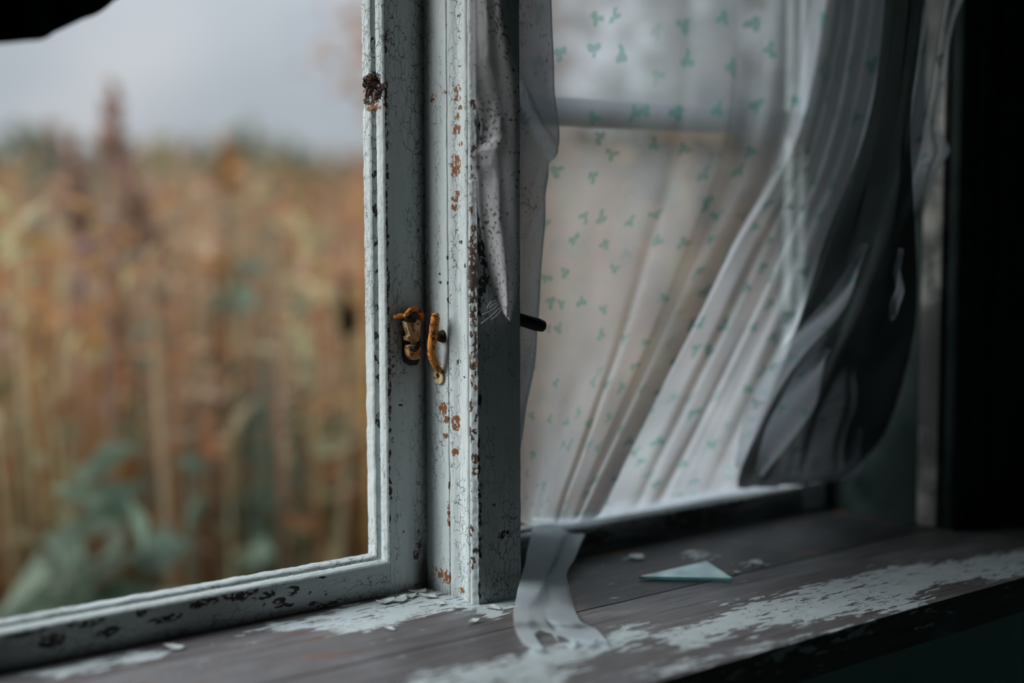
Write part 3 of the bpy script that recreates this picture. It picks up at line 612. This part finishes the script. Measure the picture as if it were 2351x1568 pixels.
# ---------------------------------------------------------------- splinters at the rotten hole
mb = MB(); b = at(862, 188, 'y', .088)
for (px, py, qx, qy, r) in ((868,184,831,181,.0011),(866,181,838,176,.0009),(868,187,845,186,.0012)):
    mb.tube([at(px, py, 'y', .087), at((px+qx)/2, (py+qy)/2+1, 'y', .086), at(qx, qy, 'y', .085)], [r, r*.8, .0002], 5)
for (px, py, qx, qy, r) in ((842,200,840,240,.0012),(848,205,845,236,.0009),(862,206,858,242,.0008),(838,205,834,214,.0005)):
    mb.tube([at(px, py, 'y', .088), at((px+qx)/2-1, (py+qy)/2, 'y', .087), at(qx, qy, 'y', .088)], [r*.5, r, r*.4], 5)
MT['rot'] = simple('splintered_wood', (.035, .012, .006), (.36, .17, .10), 300, .8, thr=(.4, .6)); o = mb.build('wood_splinters', MT['rot']); adopt(o, w1)

# ---------------------------------------------------------------- curtains
def extend_up(V, UVs, F_, nu, ztop, n=12):
    prev = list(range(nu+1))
    for k in range(1, n+1):
        cur = []
        for i in range(nu+1):
            p = V[i]; z = p[2] + (ztop-p[2])*k/n; cur.append(len(V)); V.append(Vector((p[0], p[1], z))); UVs.append((UVs[i][0], UVs[i][1] + z-p[2]))
        for i in range(nu): F_.append((cur[i], cur[i+1], prev[i+1], prev[i]))
        prev = cur
def surf(name, cols, nu, nv, m, parent=None, disp=None, uvscale=(1, 1), mask=None, ztop=None):
    """cols: list of columns, each a list of points from top to bottom"""
    V = []; UVs = []
    Wd = 0
    colpts = []
    for j in range(nv+1):
        v = j/nv; row = [catmull(cc, v) for cc in cols]
        for i in range(nu+1):
            u = i/nu; p = catmull(row, u)
            if disp: p = p + disp(u, v, p)
            V.append(p)
    L = sum((V[(nv//2)*(nu+1)+i+1]-V[(nv//2)*(nu+1)+i]).length for i in range(nu)); Hh = sum((V[(j+1)*(nu+1)+nu//2]-V[j*(nu+1)+nu//2]).length for j in range(nv))
    for j in range(nv+1):
        for i in range(nu+1): UVs.append((i/nu*L*uvscale[0], (1-j/nv)*Hh*uvscale[1]))
    F_ = []
    for j in range(nv):
        for i in range(nu):
            if mask is None or mask((i+.5)/nu, (j+.5)/nv): F_.append((j*(nu+1)+i, j*(nu+1)+i+1, (j+1)*(nu+1)+i+1, (j+1)*(nu+1)+i))
    if ztop: extend_up(V, UVs, F_, nu, ztop)
    return link(name, V, F_, m, parent, True, uvs=UVs)
def Cc(*pts): return [at(px, py, 'y', y) for px, py, y in pts]
main_cols = [
    Cc((1190,-90,.066),(1190,300,.066),(1190,620,.066),(1190,900,.066),(1192,1150,.074),(1192,1196,.082)),
    Cc((1360,-90,.064),(1350,300,.064),(1300,620,.064),(1270,900,.066),(1225,1160,.076),(1222,1206,.084)),
    Cc((1530,-90,.060),(1510,300,.060),(1430,620,.062),(1355,900,.066),(1268,1160,.077),(1262,1206,.085)),
    Cc((1700,-90,.046),(1680,300,.050),(1560,620,.056),(1440,900,.064),(1325,1152,.078),(1300,1205,.086)),
    Cc((1900,-90,.004),(1832,300,.020),(1685,580,.036),(1515,900,.056),(1395,1135,.076),(1352,1196,.086)),
    Cc((1985,-90,-.030),(1910,300,-.010),(1780,610,.020),(1650,890,.046),(1545,1115,.072),(1530,1164,.084)),
    Cc((2065,-90,-.060),(1995,300,-.044),(1885,620,-.004),(1770,890,.034),(1690,1090,.064),(1670,1138,.080)),
    Cc((2150,-90,-.096),(2100,260,-.098),(2060,450,-.070),(1980,700,-.010),(1860,960,.028),(1810,1118,.060)),
    Cc((2212,-90,-.108),(2165,250,-.112),(2150,420,-.098),(2040,640,-.050),(1955,880,.008),(1940,1098,.044)),
]
RIDGE = [(.445, .010, .004), (.39, .014, .005), (.30, .012, .0025), (.56, .016, .003), (.605, .012, .003), (.66, .022, .005), (.72, .016, .006), (.77, .018, .007), (.83, .012, .010), (.90, .014, .010), (.965, .010, .006)]
def fdisp(u, v, p):
    k = max(0, min(1, (u-.30)/.25)); fold = 0
    for n_, (c_, w_, a_) in enumerate(RIDGE):
        cc = c_ + .012*math.sin(v*3.1+n_*1.7); ww = w_*(1+.5*math.sin(v*2.3+n_))
        fold -= a_*math.exp(-((u-cc)/ww)**2)*(1+.3*math.sin(v*5+n_*2.2))
    for (c_, a_, w1_, w2_) in ((.470, .024, .10, .040), (.36, .007, .09, .03), (.60, .006, .06, .04), (.70, .007, .05, .04)):
        x_ = u - c_ - .010*math.sin(v*2.6+c_*20)
        fold -= a_*max(0, 1-(-x_/w1_ if x_ < 0 else x_/w2_))**1.0*(.75+.25*math.sin(v*4+c_*9))
    soft = .005*nz3(u*5, v*3, 2)*(1-k*.4) + .002*nz3(u*16, v*9, 5)
    damp = 1-max(0, (v-.86)/.14)
    ruff = 0
    if u > .90: 
        q = (u-.90)/.10; ruff = q*(.005*math.sin(v*24+.6)+.003*math.sin(v*47))
    return Vector((ruff + fold*.35*k*damp, (fold+soft)*damp*(.9) - max(0, ruff)*.5, 0))
def fmask(u, v):
    if v < .5: return True
    return True
cu = surf('sheer_curtain', main_cols, 420, 200, MT['sheer'], None, fdisp, ztop=.775)
tag(cu, 'large sheer curtain with green leaf print pulled in diagonal folds across the right window', 'curtain')
# heavy dark cloth bunched behind the gathered side
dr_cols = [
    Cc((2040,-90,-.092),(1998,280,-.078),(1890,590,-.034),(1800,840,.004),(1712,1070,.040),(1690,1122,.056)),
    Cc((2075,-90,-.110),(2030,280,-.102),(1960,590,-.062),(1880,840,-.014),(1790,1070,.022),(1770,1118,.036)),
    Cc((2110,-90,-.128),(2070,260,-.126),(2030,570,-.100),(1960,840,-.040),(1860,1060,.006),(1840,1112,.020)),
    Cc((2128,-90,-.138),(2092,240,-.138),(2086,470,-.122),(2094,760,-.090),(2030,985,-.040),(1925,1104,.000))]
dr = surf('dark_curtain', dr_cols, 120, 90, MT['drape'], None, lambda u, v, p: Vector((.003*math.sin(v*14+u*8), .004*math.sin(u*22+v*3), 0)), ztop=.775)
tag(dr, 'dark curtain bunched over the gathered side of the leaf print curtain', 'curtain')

# torn strips of the print cloth hanging over the dark curtain
for (pts, wd) in ((((1985,560,-.078),(1925,690,-.060),(1820,800,-.030),(1745,930,-.004),(1695,1075,.030)), 24), (((1900,800,-.046),(1850,880,-.030),(1800,980,-.008),(1745,1090,.020)), 34),
                  (((1975,985,-.030),(1962,1050,-.020),(1930,1092,-.008),(1850,1112,.010)), 16), (((2068,570,-.125),(2062,640,-.118),(2056,700,-.108),(2050,735,-.102)), 9)):
    tp = [.08, .9] + [1.0]*(len(pts)-3) + [.25]
    cs = [[at(px+wd*(k-1)*tp[q], py+wd*.35*(k-1)*tp[q], 'y', y-.003*(1-abs(k-1))) for q, (px, py, y) in enumerate(pts)] for k in range(3)]
    o = surf('cloth_strip', cs, 10, 60, MT['sheer'], None, lambda u, v, p: Vector((.001*math.sin(v*17), .0025*math.sin(u*7+v*9), 0))); o.parent = cu

# torn dirty cloth round the post
tc_ = empty('torn_curtain', (.03, -.01, 0)); tag(tc_, 'torn dirty sheer cloth wrapped round the central post, ending in frayed threads', 'curtain')
left = [(1078,-60),(1082,60),(1079,110),(1077,150),(1081,190),(1088,225),(1096,252),(1103,285),(1101,330),(1084,352),(1084,385),(1094,410),(1096,470),(1103,520),(1112,560),(1121,610),(1130,655),(1140,690),(1150,712)]
right = [(1148,-60),(1156,40),(1164,70),(1172,105),(1181,140),(1190,175),(1193,215),(1194,250),(1194,290),(1194,330),(1194,370),(1194,410),(1194,470),(1194,520),(1193,560),(1192,610),(1190,655),(1183,700),(1172,740)]
NR = 240; NC = 70; V = []; UVs = []
def lin(P, t):
    n = len(P)-1; x = min(max(t*n, 0), n-1e-6); i = int(x); u = x-i; return (P[i][0]*(1-u)+P[i+1][0]*u, P[i][1]*(1-u)+P[i+1][1]*u)
for j in range(NR+1):
    t = j/NR; L_ = lin(left, t); R_ = lin(right, t)
    for i in range(NC+1):
        u = i/NC; px = L_[0]+(R_[0]-L_[0])*u; py = L_[1]+(R_[1]-L_[1])*u
        bul = .0030 + .0155*math.sin(PI*u**1.5)*min(1, .80+t*.3)
        p = at(px, py, 'y', -bul - .0007*nz3(u*3, t*6, 1) - .00025*nz3(u*9, t*22, 3))
        if u < .12 and p.x < .003: p.y = min(p.y, -.0030)
        if px < 1094: p = at(px, py, 'y', -.0032)
        V.append(p + Vector((0, 0, 0))); UVs.append((u*.048, p.z))
F_ = [(j*(NC+1)+i, j*(NC+1)+i+1, (j+1)*(NC+1)+i+1, (j+1)*(NC+1)+i) for j in range(NR) for i in range(NC)]
extend_up(V, UVs, F_, NC, .775)
o = link('torn_cloth', V, F_, MT['sheer2'], None, True, uvs=UVs); adopt(o, tc_)
fold_cols = []
edge = [(1266,-60),(1272,60),(1278,200),(1289,318),(1268,388),(1267,480),(1262,570),(1252,680),(1249,760),(1238,850),(1216,960),(1201,1045)]
for k in range(7):
    u = k/6; col = []
    for (ex, ey) in edge:
        px = 1178+(ex-1178)*u; col.append(at(px, ey, 'y', .012+.020*math.sin(u*PI*.5+.2)))
    fold_cols.append(col)
def fd(u, v, p):
    # two hard diagonal creases
    y = 0
    d = (v*1.05 - .16) - u*.19          # crease line falling to the right
    y += -.0045*math.exp(-(d/.014)**2) + .0035*math.tanh(d/.01)
    d2 = (v-.36) - (1-u)*.22
    y += -.0045*math.exp(-(d2/.03)**2)
    y += .002*nz3(u*3, v*12, 3)
    if u > .85: y += .008*((u-.85)/.15)**2
    return Vector((0, y, 0))
o = surf('folded_cloth', fold_cols, 70, 260, MT['fold'], None, fd, ztop=.775); adopt(o, tc_); tag(o, 'grey blue folded cloth beside the post')
mb = MB(); rt = random.Random(3)
for (a, b, c) in (((1139,690),(1118,694),(1119,710)),((1145,698),(1128,716),(1107,722)),((1149,705),(1133,722),(1104,743)),((1151,710),(1140,728),(1128,732)),((1142,695),(1130,700),(1124,706)),((1113,560),(1100,530),(1093,518)),((1118,600),(1112,590),(1104,590))):
    A = [at(q[0], q[1], 'y', -.012) for q in (a, b, c)]; pts = [A[0].lerp(A[1], s).lerp(A[1].lerp(A[2], s), s) for s in [i/8 for i in range(9)]]
    mb = MB(); mb.tube(pts, .00017, 4); o = mb.build('loose_thread', MT['thread']); adopt(o, tc_)

# trailing end of the big curtain: over the rail and down on to the sill
rows = [ # left px, py, right px, py, y
    ((1223,1188),(1349,1192),.088), ((1224,1206),(1346,1210),.084), ((1222,1235),(1334,1238),.062), ((1216,1275),(1313,1280),.034), ((1208,1310),(1293,1315),.010),
    ((1194,1345),(1303,1350),-.022), ((1182,1380),(1315,1390),-.052), ((1175,1415),(1334,1425),-.076), ((1184,1452),(1372,1446),-.098), ((1212,1494),(1396,1476),-.116)]
cols = []
for k in range(9):
    u = k/8; cl = []
    for ri, (a, b, y) in enumerate(rows):
        px = a[0]+(b[0]-a[0])*u; py = a[1]+(b[1]-a[1])*u
        p = at(px, py, 'y', y)
        if ri >= 7: p2 = at(px, py, 'z', .0035 + (.010 if ri == 7 else 0.0)); p = p.lerp(p2, [.6, .9, 1][ri-7])
        cl.append(p)
    cols.append(cl)
def td(u, v, p):
    b = math.sin(u*PI); z = 0
    y = -.008*b*math.sin(v*PI) + .005*math.sin(u*9+v*5)*math.sin(v*PI) - .007*math.exp(-((u-.52)/.05)**2)*max(0, min(1, (v-.68)*5))*-1
    y += .0015*nz3(u*6, v*9, 3)
    if v > .8: y *= max(0, 1-(v-.8)*5)
    return Vector((0, y, 0))
def tm(u, v):
    x = u + .02*nz3(u*14, v*14, 2)
    if v > .87 and .20 < x < .56:                   # torn notch between the two ends
        lim = .875 + .05*abs(x-.30)/.1*.5 + (.05*(1-abs(x-.44)/.03) if abs(x-.44) < .03 else 0)
        if v > lim: return False
    if u > .56 and v > .955: return v < .955 + .045*abs(math.sin(u*13+1))
    if u < .20 and v > .95: return u > (v-.95)*2.0
    return True
o = surf('trailing_end', cols, 110, 150, MT['tail'], None, td, mask=tm); o.parent = cu; tag(o, 'pale blue white corner of the curtain trailing on to the sill')

# black cloth hanging at the head of the left opening
rg_cols = [Cc((-330,-330,.02),(-330,-100,.02),(-330,40,.02)), Cc((-120,-330,.03),(-120,-60,.03),(-120,88,.03)), Cc((0,-330,.04),(0,-60,.04),(0,100,.04)), Cc((95,-330,.045),(95,-60,.045),(95,88,.045)),
    Cc((180,-330,.05),(180,-80,.05),(180,48,.05)), Cc((270,-330,.055),(270,-120,.055),(270,0,.055)), Cc((360,-330,.06),(360,-160,.06),(360,-60,.06)), Cc((470,-360,.062),(470,-220,.062),(470,-120,.062))]
rg = surf('black_cloth', rg_cols, 120, 40, MT['rag'], None, lambda u, v, p: Vector((0, .006*math.sin(u*28+v), 0)), ztop=.775)
rg['label'] = 'black cloth hanging in the upper left corner of the open window'; rg['category'] = 'cloth'
m_ = rg.modifiers.new('thick', 'SOLIDIFY'); m_.thickness = .003

# ---------------------------------------------------------------- glass shard, loose paint flakes
P = [at(1468, 1327, 'z', .002), at(1682, 1331, 'z', .002), at(1622, 1292, 'z', .002)]
V = [(p.x, p.y, .0008) for p in P] + [(p.x, p.y, .0036) for p in P]
V[5] = (V[5][0], V[5][1], .0036)
sh = link('glass_shard', V, [(2, 1, 0), (3, 4, 5), (0, 1, 4, 3), (1, 2, 5, 4), (2, 0, 3, 5)], MT['shard'], None, False)
tag(sh, 'triangular pale green glass shard lying flat on the rear sill board', 'glass shard')
def flake(px, py, size, seed, label, tilt=.25, z=None):
    r = random.Random(seed); c = at(px, py, 'z', 0); n = 9; V = []
    ax = r.uniform(0, PI)
    for top in (0, 1):
        for k in range(n):
            t = 2*PI*k/n; q = size*r.uniform(.55, 1.25) if not top else None
            if not top: V.append([q*math.cos(t)*1.3, q*math.sin(t)*.8])
    B = V[:n]; VV = []
    for top in (0, 1):
        for (a, b) in B:
            x = a*math.cos(ax)-b*math.sin(ax); y = a*math.sin(ax)+b*math.cos(ax)
            zz = tilt*(y/size*.5+.6)*size*.5 + ((x*x)/size**2)*size*.16
            VV.append((c.x+x, c.y+y, .0010 + zz + top*.0003))
    VV.append((c.x, c.y, .0010 + tilt*.28*size)); VV.append((c.x, c.y, .0013 + tilt*.28*size))
    F_ = [(k, (k+1) % n, n+(k+1) % n, n+k) for k in range(n)] + [((k+1) % n, k, 2*n) for k in range(n)] + [(n+k, n+(k+1) % n, 2*n+1) for k in range(n)]
    o = link('paint_flake', VV, F_, MT['flake'], None, False); tag(o, label, 'paint flake', 'loose paint flakes on the sill'); return o
flk = [(884,1385,.0060,'curled paint flake lying below the corner of the left frame'),
       (920,1380,.0070,'upturned paint flake at the foot of the latch stile'),
       (943,1372,.0055,'small paint flake in the heap left of the post foot'),
       (962,1362,.0060,'paint flake tucked in the corner between stile and post'),
       (985,1372,.0065,'paint flake leaning on the moulded foot of the post'),
       (1010,1388,.0050,'thin paint flake just in front of the post foot'),
       (1045,1398,.0055,'paint flake below the moulded side of the post'),
       (1130,1398,.0060,'flat paint flake in front of the dark face of the post'),
       (1086,1430,.0050,'lone white paint flake on bare brown wood before the post'),
       (400,1490,.0065,'curled paint flake standing up far left below the bottom rail'),
       (1735,1296,.0070,'white paint flake just right of the glass shard'),
       (1690,1317,.0040,'small paint flake touching the right tip of the glass shard'),
       (1460,1283,.0080,'pale paint flake behind the left end of the glass shard'),
       (895,1556-110,.0035,'tiny paint flake on bare wood left of the post')]
for i, (px, py, s, lb) in enumerate(flk): flake(px, py, s*1.05, 20+i, lb, .35)

# ---------------------------------------------------------------- outside
GZ = -1.15
mb = MB(); mb.box((-60, .17, GZ-.1), (90, 120, GZ)); MT['ground'] = simple('dry_earth_and_litter', (.22, .15, .08), (.36, .26, .15), 3, .95)
g = mb.build('ground', MT['ground'], None, False); tag(g, 'rough dry ground outside the window', 'ground', kind='structure')
def pol(px, dist, z=0.0):
    r = ray(px, 500); r = Vector((r.x, r.y, 0)).normalized(); return Vector((CAM.x+r.x*dist, CAM.y+r.y*dist, z))
PAL = {'rust': (.60, .28, .15), 'ochre': (.66, .38, .17), 'tan': (.66, .45, .31), 'mauve': (.52, .34, .29), 'olive': (.36, .31, .15), 'green': (.16, .21, .13), 'sage': (.25, .31, .24), 'straw': (.66, .56, .34), 'brown': (.26, .14, .07)}
def blade(mb, base, h, lean, wd, c, r):
    a = r.uniform(0, PI); w_ = Vector((math.cos(a), math.sin(a), 0))*wd
    p1 = base + Vector((lean.x*.35, lean.y*.35, h*.55)); p2 = base + Vector((lean.x, lean.y, h))
    mb.add([base-w_*.5, base+w_*.5, p1+w_*.7, p1-w_*.7, p2], [(0, 1, 2, 3), (3, 2, 4)], c)
def leaf(mb, p, d, L, wd, c, r):
    d = d.normalized(); s = d.cross(Vector((r.uniform(-1, 1), r.uniform(-1, 1), r.uniform(-1, 1)))).normalized()*wd
    n = d.cross(s).normalized()*L*.12
    mb.add([p, p+d*L*.35+s, p+d*L*.5+n, p+d*L*.35-s, p+d*L-n], [(0, 1, 2), (0, 2, 3), (1, 4, 2), (2, 4, 3)], c)
def jit(c, r, a=.25): k = 1+r.uniform(-a, a); return tuple(min(1, x*k*(1+r.uniform(-.06, .06))) for x in c)
fr = random.Random(11); mb = MB()
for k in range(10500):
    dist = 2.6 + 13*fr.random()**1.3; px = fr.uniform(-900, 3300); p = pol(px, dist, GZ)
    if p.y < .9: continue
    nn = nz3(px*.008, dist*.16, 1); n2 = nz3(px*.015+9, dist*.2, 4); n3 = nz3(px*.004, dist*.2, 14)
    topz = .47 + (dist-3)*.045 + n3*.25
    h = (topz-GZ)*fr.uniform(.45, 1.0)
    if h < 0: continue
    zt = GZ+h
    low = (CAM.z-zt)/dist > .1
    c = 'tan' if nn > .16 else ('rust' if nn > -.06 else ('mauve' if nn > -.2 else 'ochre'))
    if n2 > .30: c = 'straw'
    elif n2 < -.18: c = 'olive' if n3 > 0 else 'sage'
    if fr.random() < .16: c = fr.choice(['ochre', 'rust', 'tan', 'olive'])
    if low and fr.random() < .4: c = fr.choice(['olive', 'sage', 'brown', 'ochre'])
    ln = Vector((fr.uniform(-.12, .12), fr.uniform(-.12, .12), 0))
    blade(mb, p, h, ln, .012*(1+dist*.10), jit(PAL[c], fr), fr)
    for q in range(6):
        s = fr.uniform(.35, 1); b = p + Vector((ln.x*s*s, ln.y*s*s, h*s)); d = Vector((fr.uniform(-1, 1), fr.uniform(-1, 1), fr.uniform(-.3, .9)))
        L = fr.uniform(.03, .08)*(1+dist*.08); leaf(mb, b, d, L, L*.22, jit(PAL[c], fr), fr)
fo = mb.build('dry_weeds', MT['veg'], None, False); tag(fo, 'dense field of dry rust, tan and olive weeds beyond the open window', 'weeds', kind='stuff')
# distant hedge
mb = MB(); fr = random.Random(5)
for k in range(9000):
    px = fr.uniform(-700, 3200); dist = fr.uniform(17, 22); p = pol(px, dist); top = 1.15 + .35*nz3(px*.006, 0, 3)
    p.z = GZ + (top-GZ)*fr.random()**.6; leaf(mb, p, Vector((fr.uniform(-1, 1), fr.uniform(-1, 1), fr.uniform(-1, 1))), .32, .10, jit(fr.choice([PAL['green'], PAL['olive'], PAL['sage'], (.16, .15, .12)]), fr), fr)
tag(mb.build('distant_hedge', MT['veg'], None, False), 'dark green hedge along the far side of the field', 'hedge', kind='stuff')

def weed(name, px, dist, ptop, label, cat, col, seed, stems=5, spread=.12, leafn=60, leafL=.06, plume=0, plumecol=None, stemr=.006, low=.3, lw=.25):
    r = random.Random(seed); base = pol(px, dist, GZ); top = CAM.z + (500-ptop)/F*dist
    root = empty(name, base); tag(root, label, cat)
    ms = MB(); ml = MB(); heads = []
    for s in range(stems):
        mp = MB()
        e = Vector((r.uniform(-spread, spread), r.uniform(-spread, spread), 0)); hh = (top-GZ)*(1 if s == 0 else r.uniform(.7, .97))
        pts = [Vector((0, 0, 0))+e*(t*t)*(0 if s == 0 else 1)+Vector((0, 0, hh*t)) for t in (0, .25, .5, .75, 1)]
        ms.tube(pts, [stemr, stemr*.9, stemr*.8, stemr*.6, stemr*.3], 5, jit(PAL['brown'] if plume else col, r))
        for q in range(leafn//stems):
            t = r.uniform(low, 1); b = catmull(pts, t); a = r.uniform(0, 2*PI); L = leafL*r.uniform(.6, 1.2)
            leaf(ml, b, Vector((math.cos(a), math.sin(a), r.uniform(-.3, .6))), L, L*lw, jit(col, r), r)
        if plume:
            for q in range(70):
                t = r.random()**.7; b = pts[-1] - Vector((0, 0, plume*t)); a = r.uniform(0, 2*PI)
                leaf(mp, b, Vector((math.cos(a)*.6, math.sin(a)*.6, .9)), plume*.28*(.4+t), plume*.05, jit(plumecol, r), r)
            heads.append(mp)
    o = ms.build('stem', MT['veg'], root); 
    if ml.v: ml.build('leaves', MT['veg'], root, False)
    for mp in heads: mp.build('seed_head', MT['veg'], root, False)
    return root
weed('plumed_weed', 262, 3.6, 205, 'tall weed with a pinkish brown plume rising above the field at left', 'weed', PAL['mauve'], 1, 7, .17, 60, .07, .24, (.56, .36, .29))
weed('orange_weed', 522, 3.4, 315, 'tall orange dry weed standing near the middle of the open window', 'weed', PAL['ochre'], 2, 3, .05, 90, .07, .14, (.52, .27, .09), low=.2)
weed('dark_weed', 630, 4.6, 330, 'short dark green weed tip on the skyline right of the orange weed', 'weed', PAL['green'], 3, 3, .06, 40, .05)
weed('seed_stalk', 796, 2.9, 640, 'dark brown seed head on a stalk beside the window frame', 'weed', PAL['brown'], 4, 1, .01, 6, .04, .13, (.05, .03, .025), low=.5)
weed('straw_weed', 690, 3.3, 500, 'pale straw coloured bushy weed left of the window frame', 'weed', PAL['straw'], 5, 9, .20, 200, .09, low=.35)
weed('rust_weed', 120, 3.1, 560, 'rust brown weed at the left edge of the view', 'weed', PAL['rust'], 6, 7, .16, 140, .08, low=.3)
weed('tan_weed', 380, 2.9, 620, 'pale tan weed left of the middle of the open window', 'weed', PAL['tan'], 8, 7, .14, 160, .08, low=.3)
weed('burdock', 150, 2.35, 1040, 'broad leaved grey green plant low at the far left', 'weed', PAL['sage'], 9, 6, .14, 40, .17, low=.6, lw=.32)
weed('burdock', 420, 2.5, 1010, 'broad leaved grey green plant low beside the first one at left', 'weed', PAL['sage'], 10, 6, .16, 40, .15, low=.6, lw=.32)
weed('burdock', 610, 2.8, 900, 'sage green leafy plant low near the orange weed', 'weed', (.20, .23, .17), 12, 5, .12, 36, .13, low=.65, lw=.3)

def tree(name, px, dist, ztop, crownr, label, leafcol, seed, nleaf, trunk=.06, crown0=.4, sway=(0, 0)):
    r = random.Random(seed); base = pol(px, dist, GZ); root = empty(name, base); tag(root, label, 'tree')
    h = ztop-GZ; mt = MB(); ml = MB()
    tr = [Vector((sway[0]*t*t, sway[1]*t*t, h*t)) for t in (0, .2, .4, .6, .8, 1)]
    mt.tube(tr, [trunk, trunk*.85, trunk*.7, trunk*.5, trunk*.3, trunk*.1], 9)
    for k in range(26):
        t = r.uniform(crown0, .95); b = catmull(tr, t); a = r.uniform(0, 2*PI); L = crownr*r.uniform(.6, 1.1)*(1.15-t*.6)
        e = b + Vector((math.cos(a)*L, math.sin(a)*L, L*r.uniform(.1, .8))); m_ = b.lerp(e, .5)+Vector((0, 0, L*.12))
        mt.tube([b, m_, e], [trunk*.3*(1.1-t), trunk*.2*(1.1-t), .004], 5)
        for q in range(nleaf//26):
            s = r.uniform(.3, 1.05); p = b.lerp(e, s)+Vector((r.gauss(0, .12), r.gauss(0, .12), r.gauss(0, .12)))
            leaf(ml, p, Vector((r.uniform(-1, 1), r.uniform(-1, 1), r.uniform(-1, .4))), r.uniform(.06, .12), .03, jit(leafcol, r), r)
    mt.build('trunk', MT['bark'], root)
    if ml.v: ml.build('foliage', MT['veg'], root, False)
    return root
tree('tan_tree', 1070, 6.0, 2.7, .60, 'tan leaved young tree hidden partly behind the post', (.66, .42, .28), 31, 3400, .05, .36)
tree('bare_tree', 1665, 3.6, 2.3, .30, 'grey trunked tree standing behind the leaf print curtain', (.24, .22, .15), 32, 1500, .075, .40, (.06, .10))
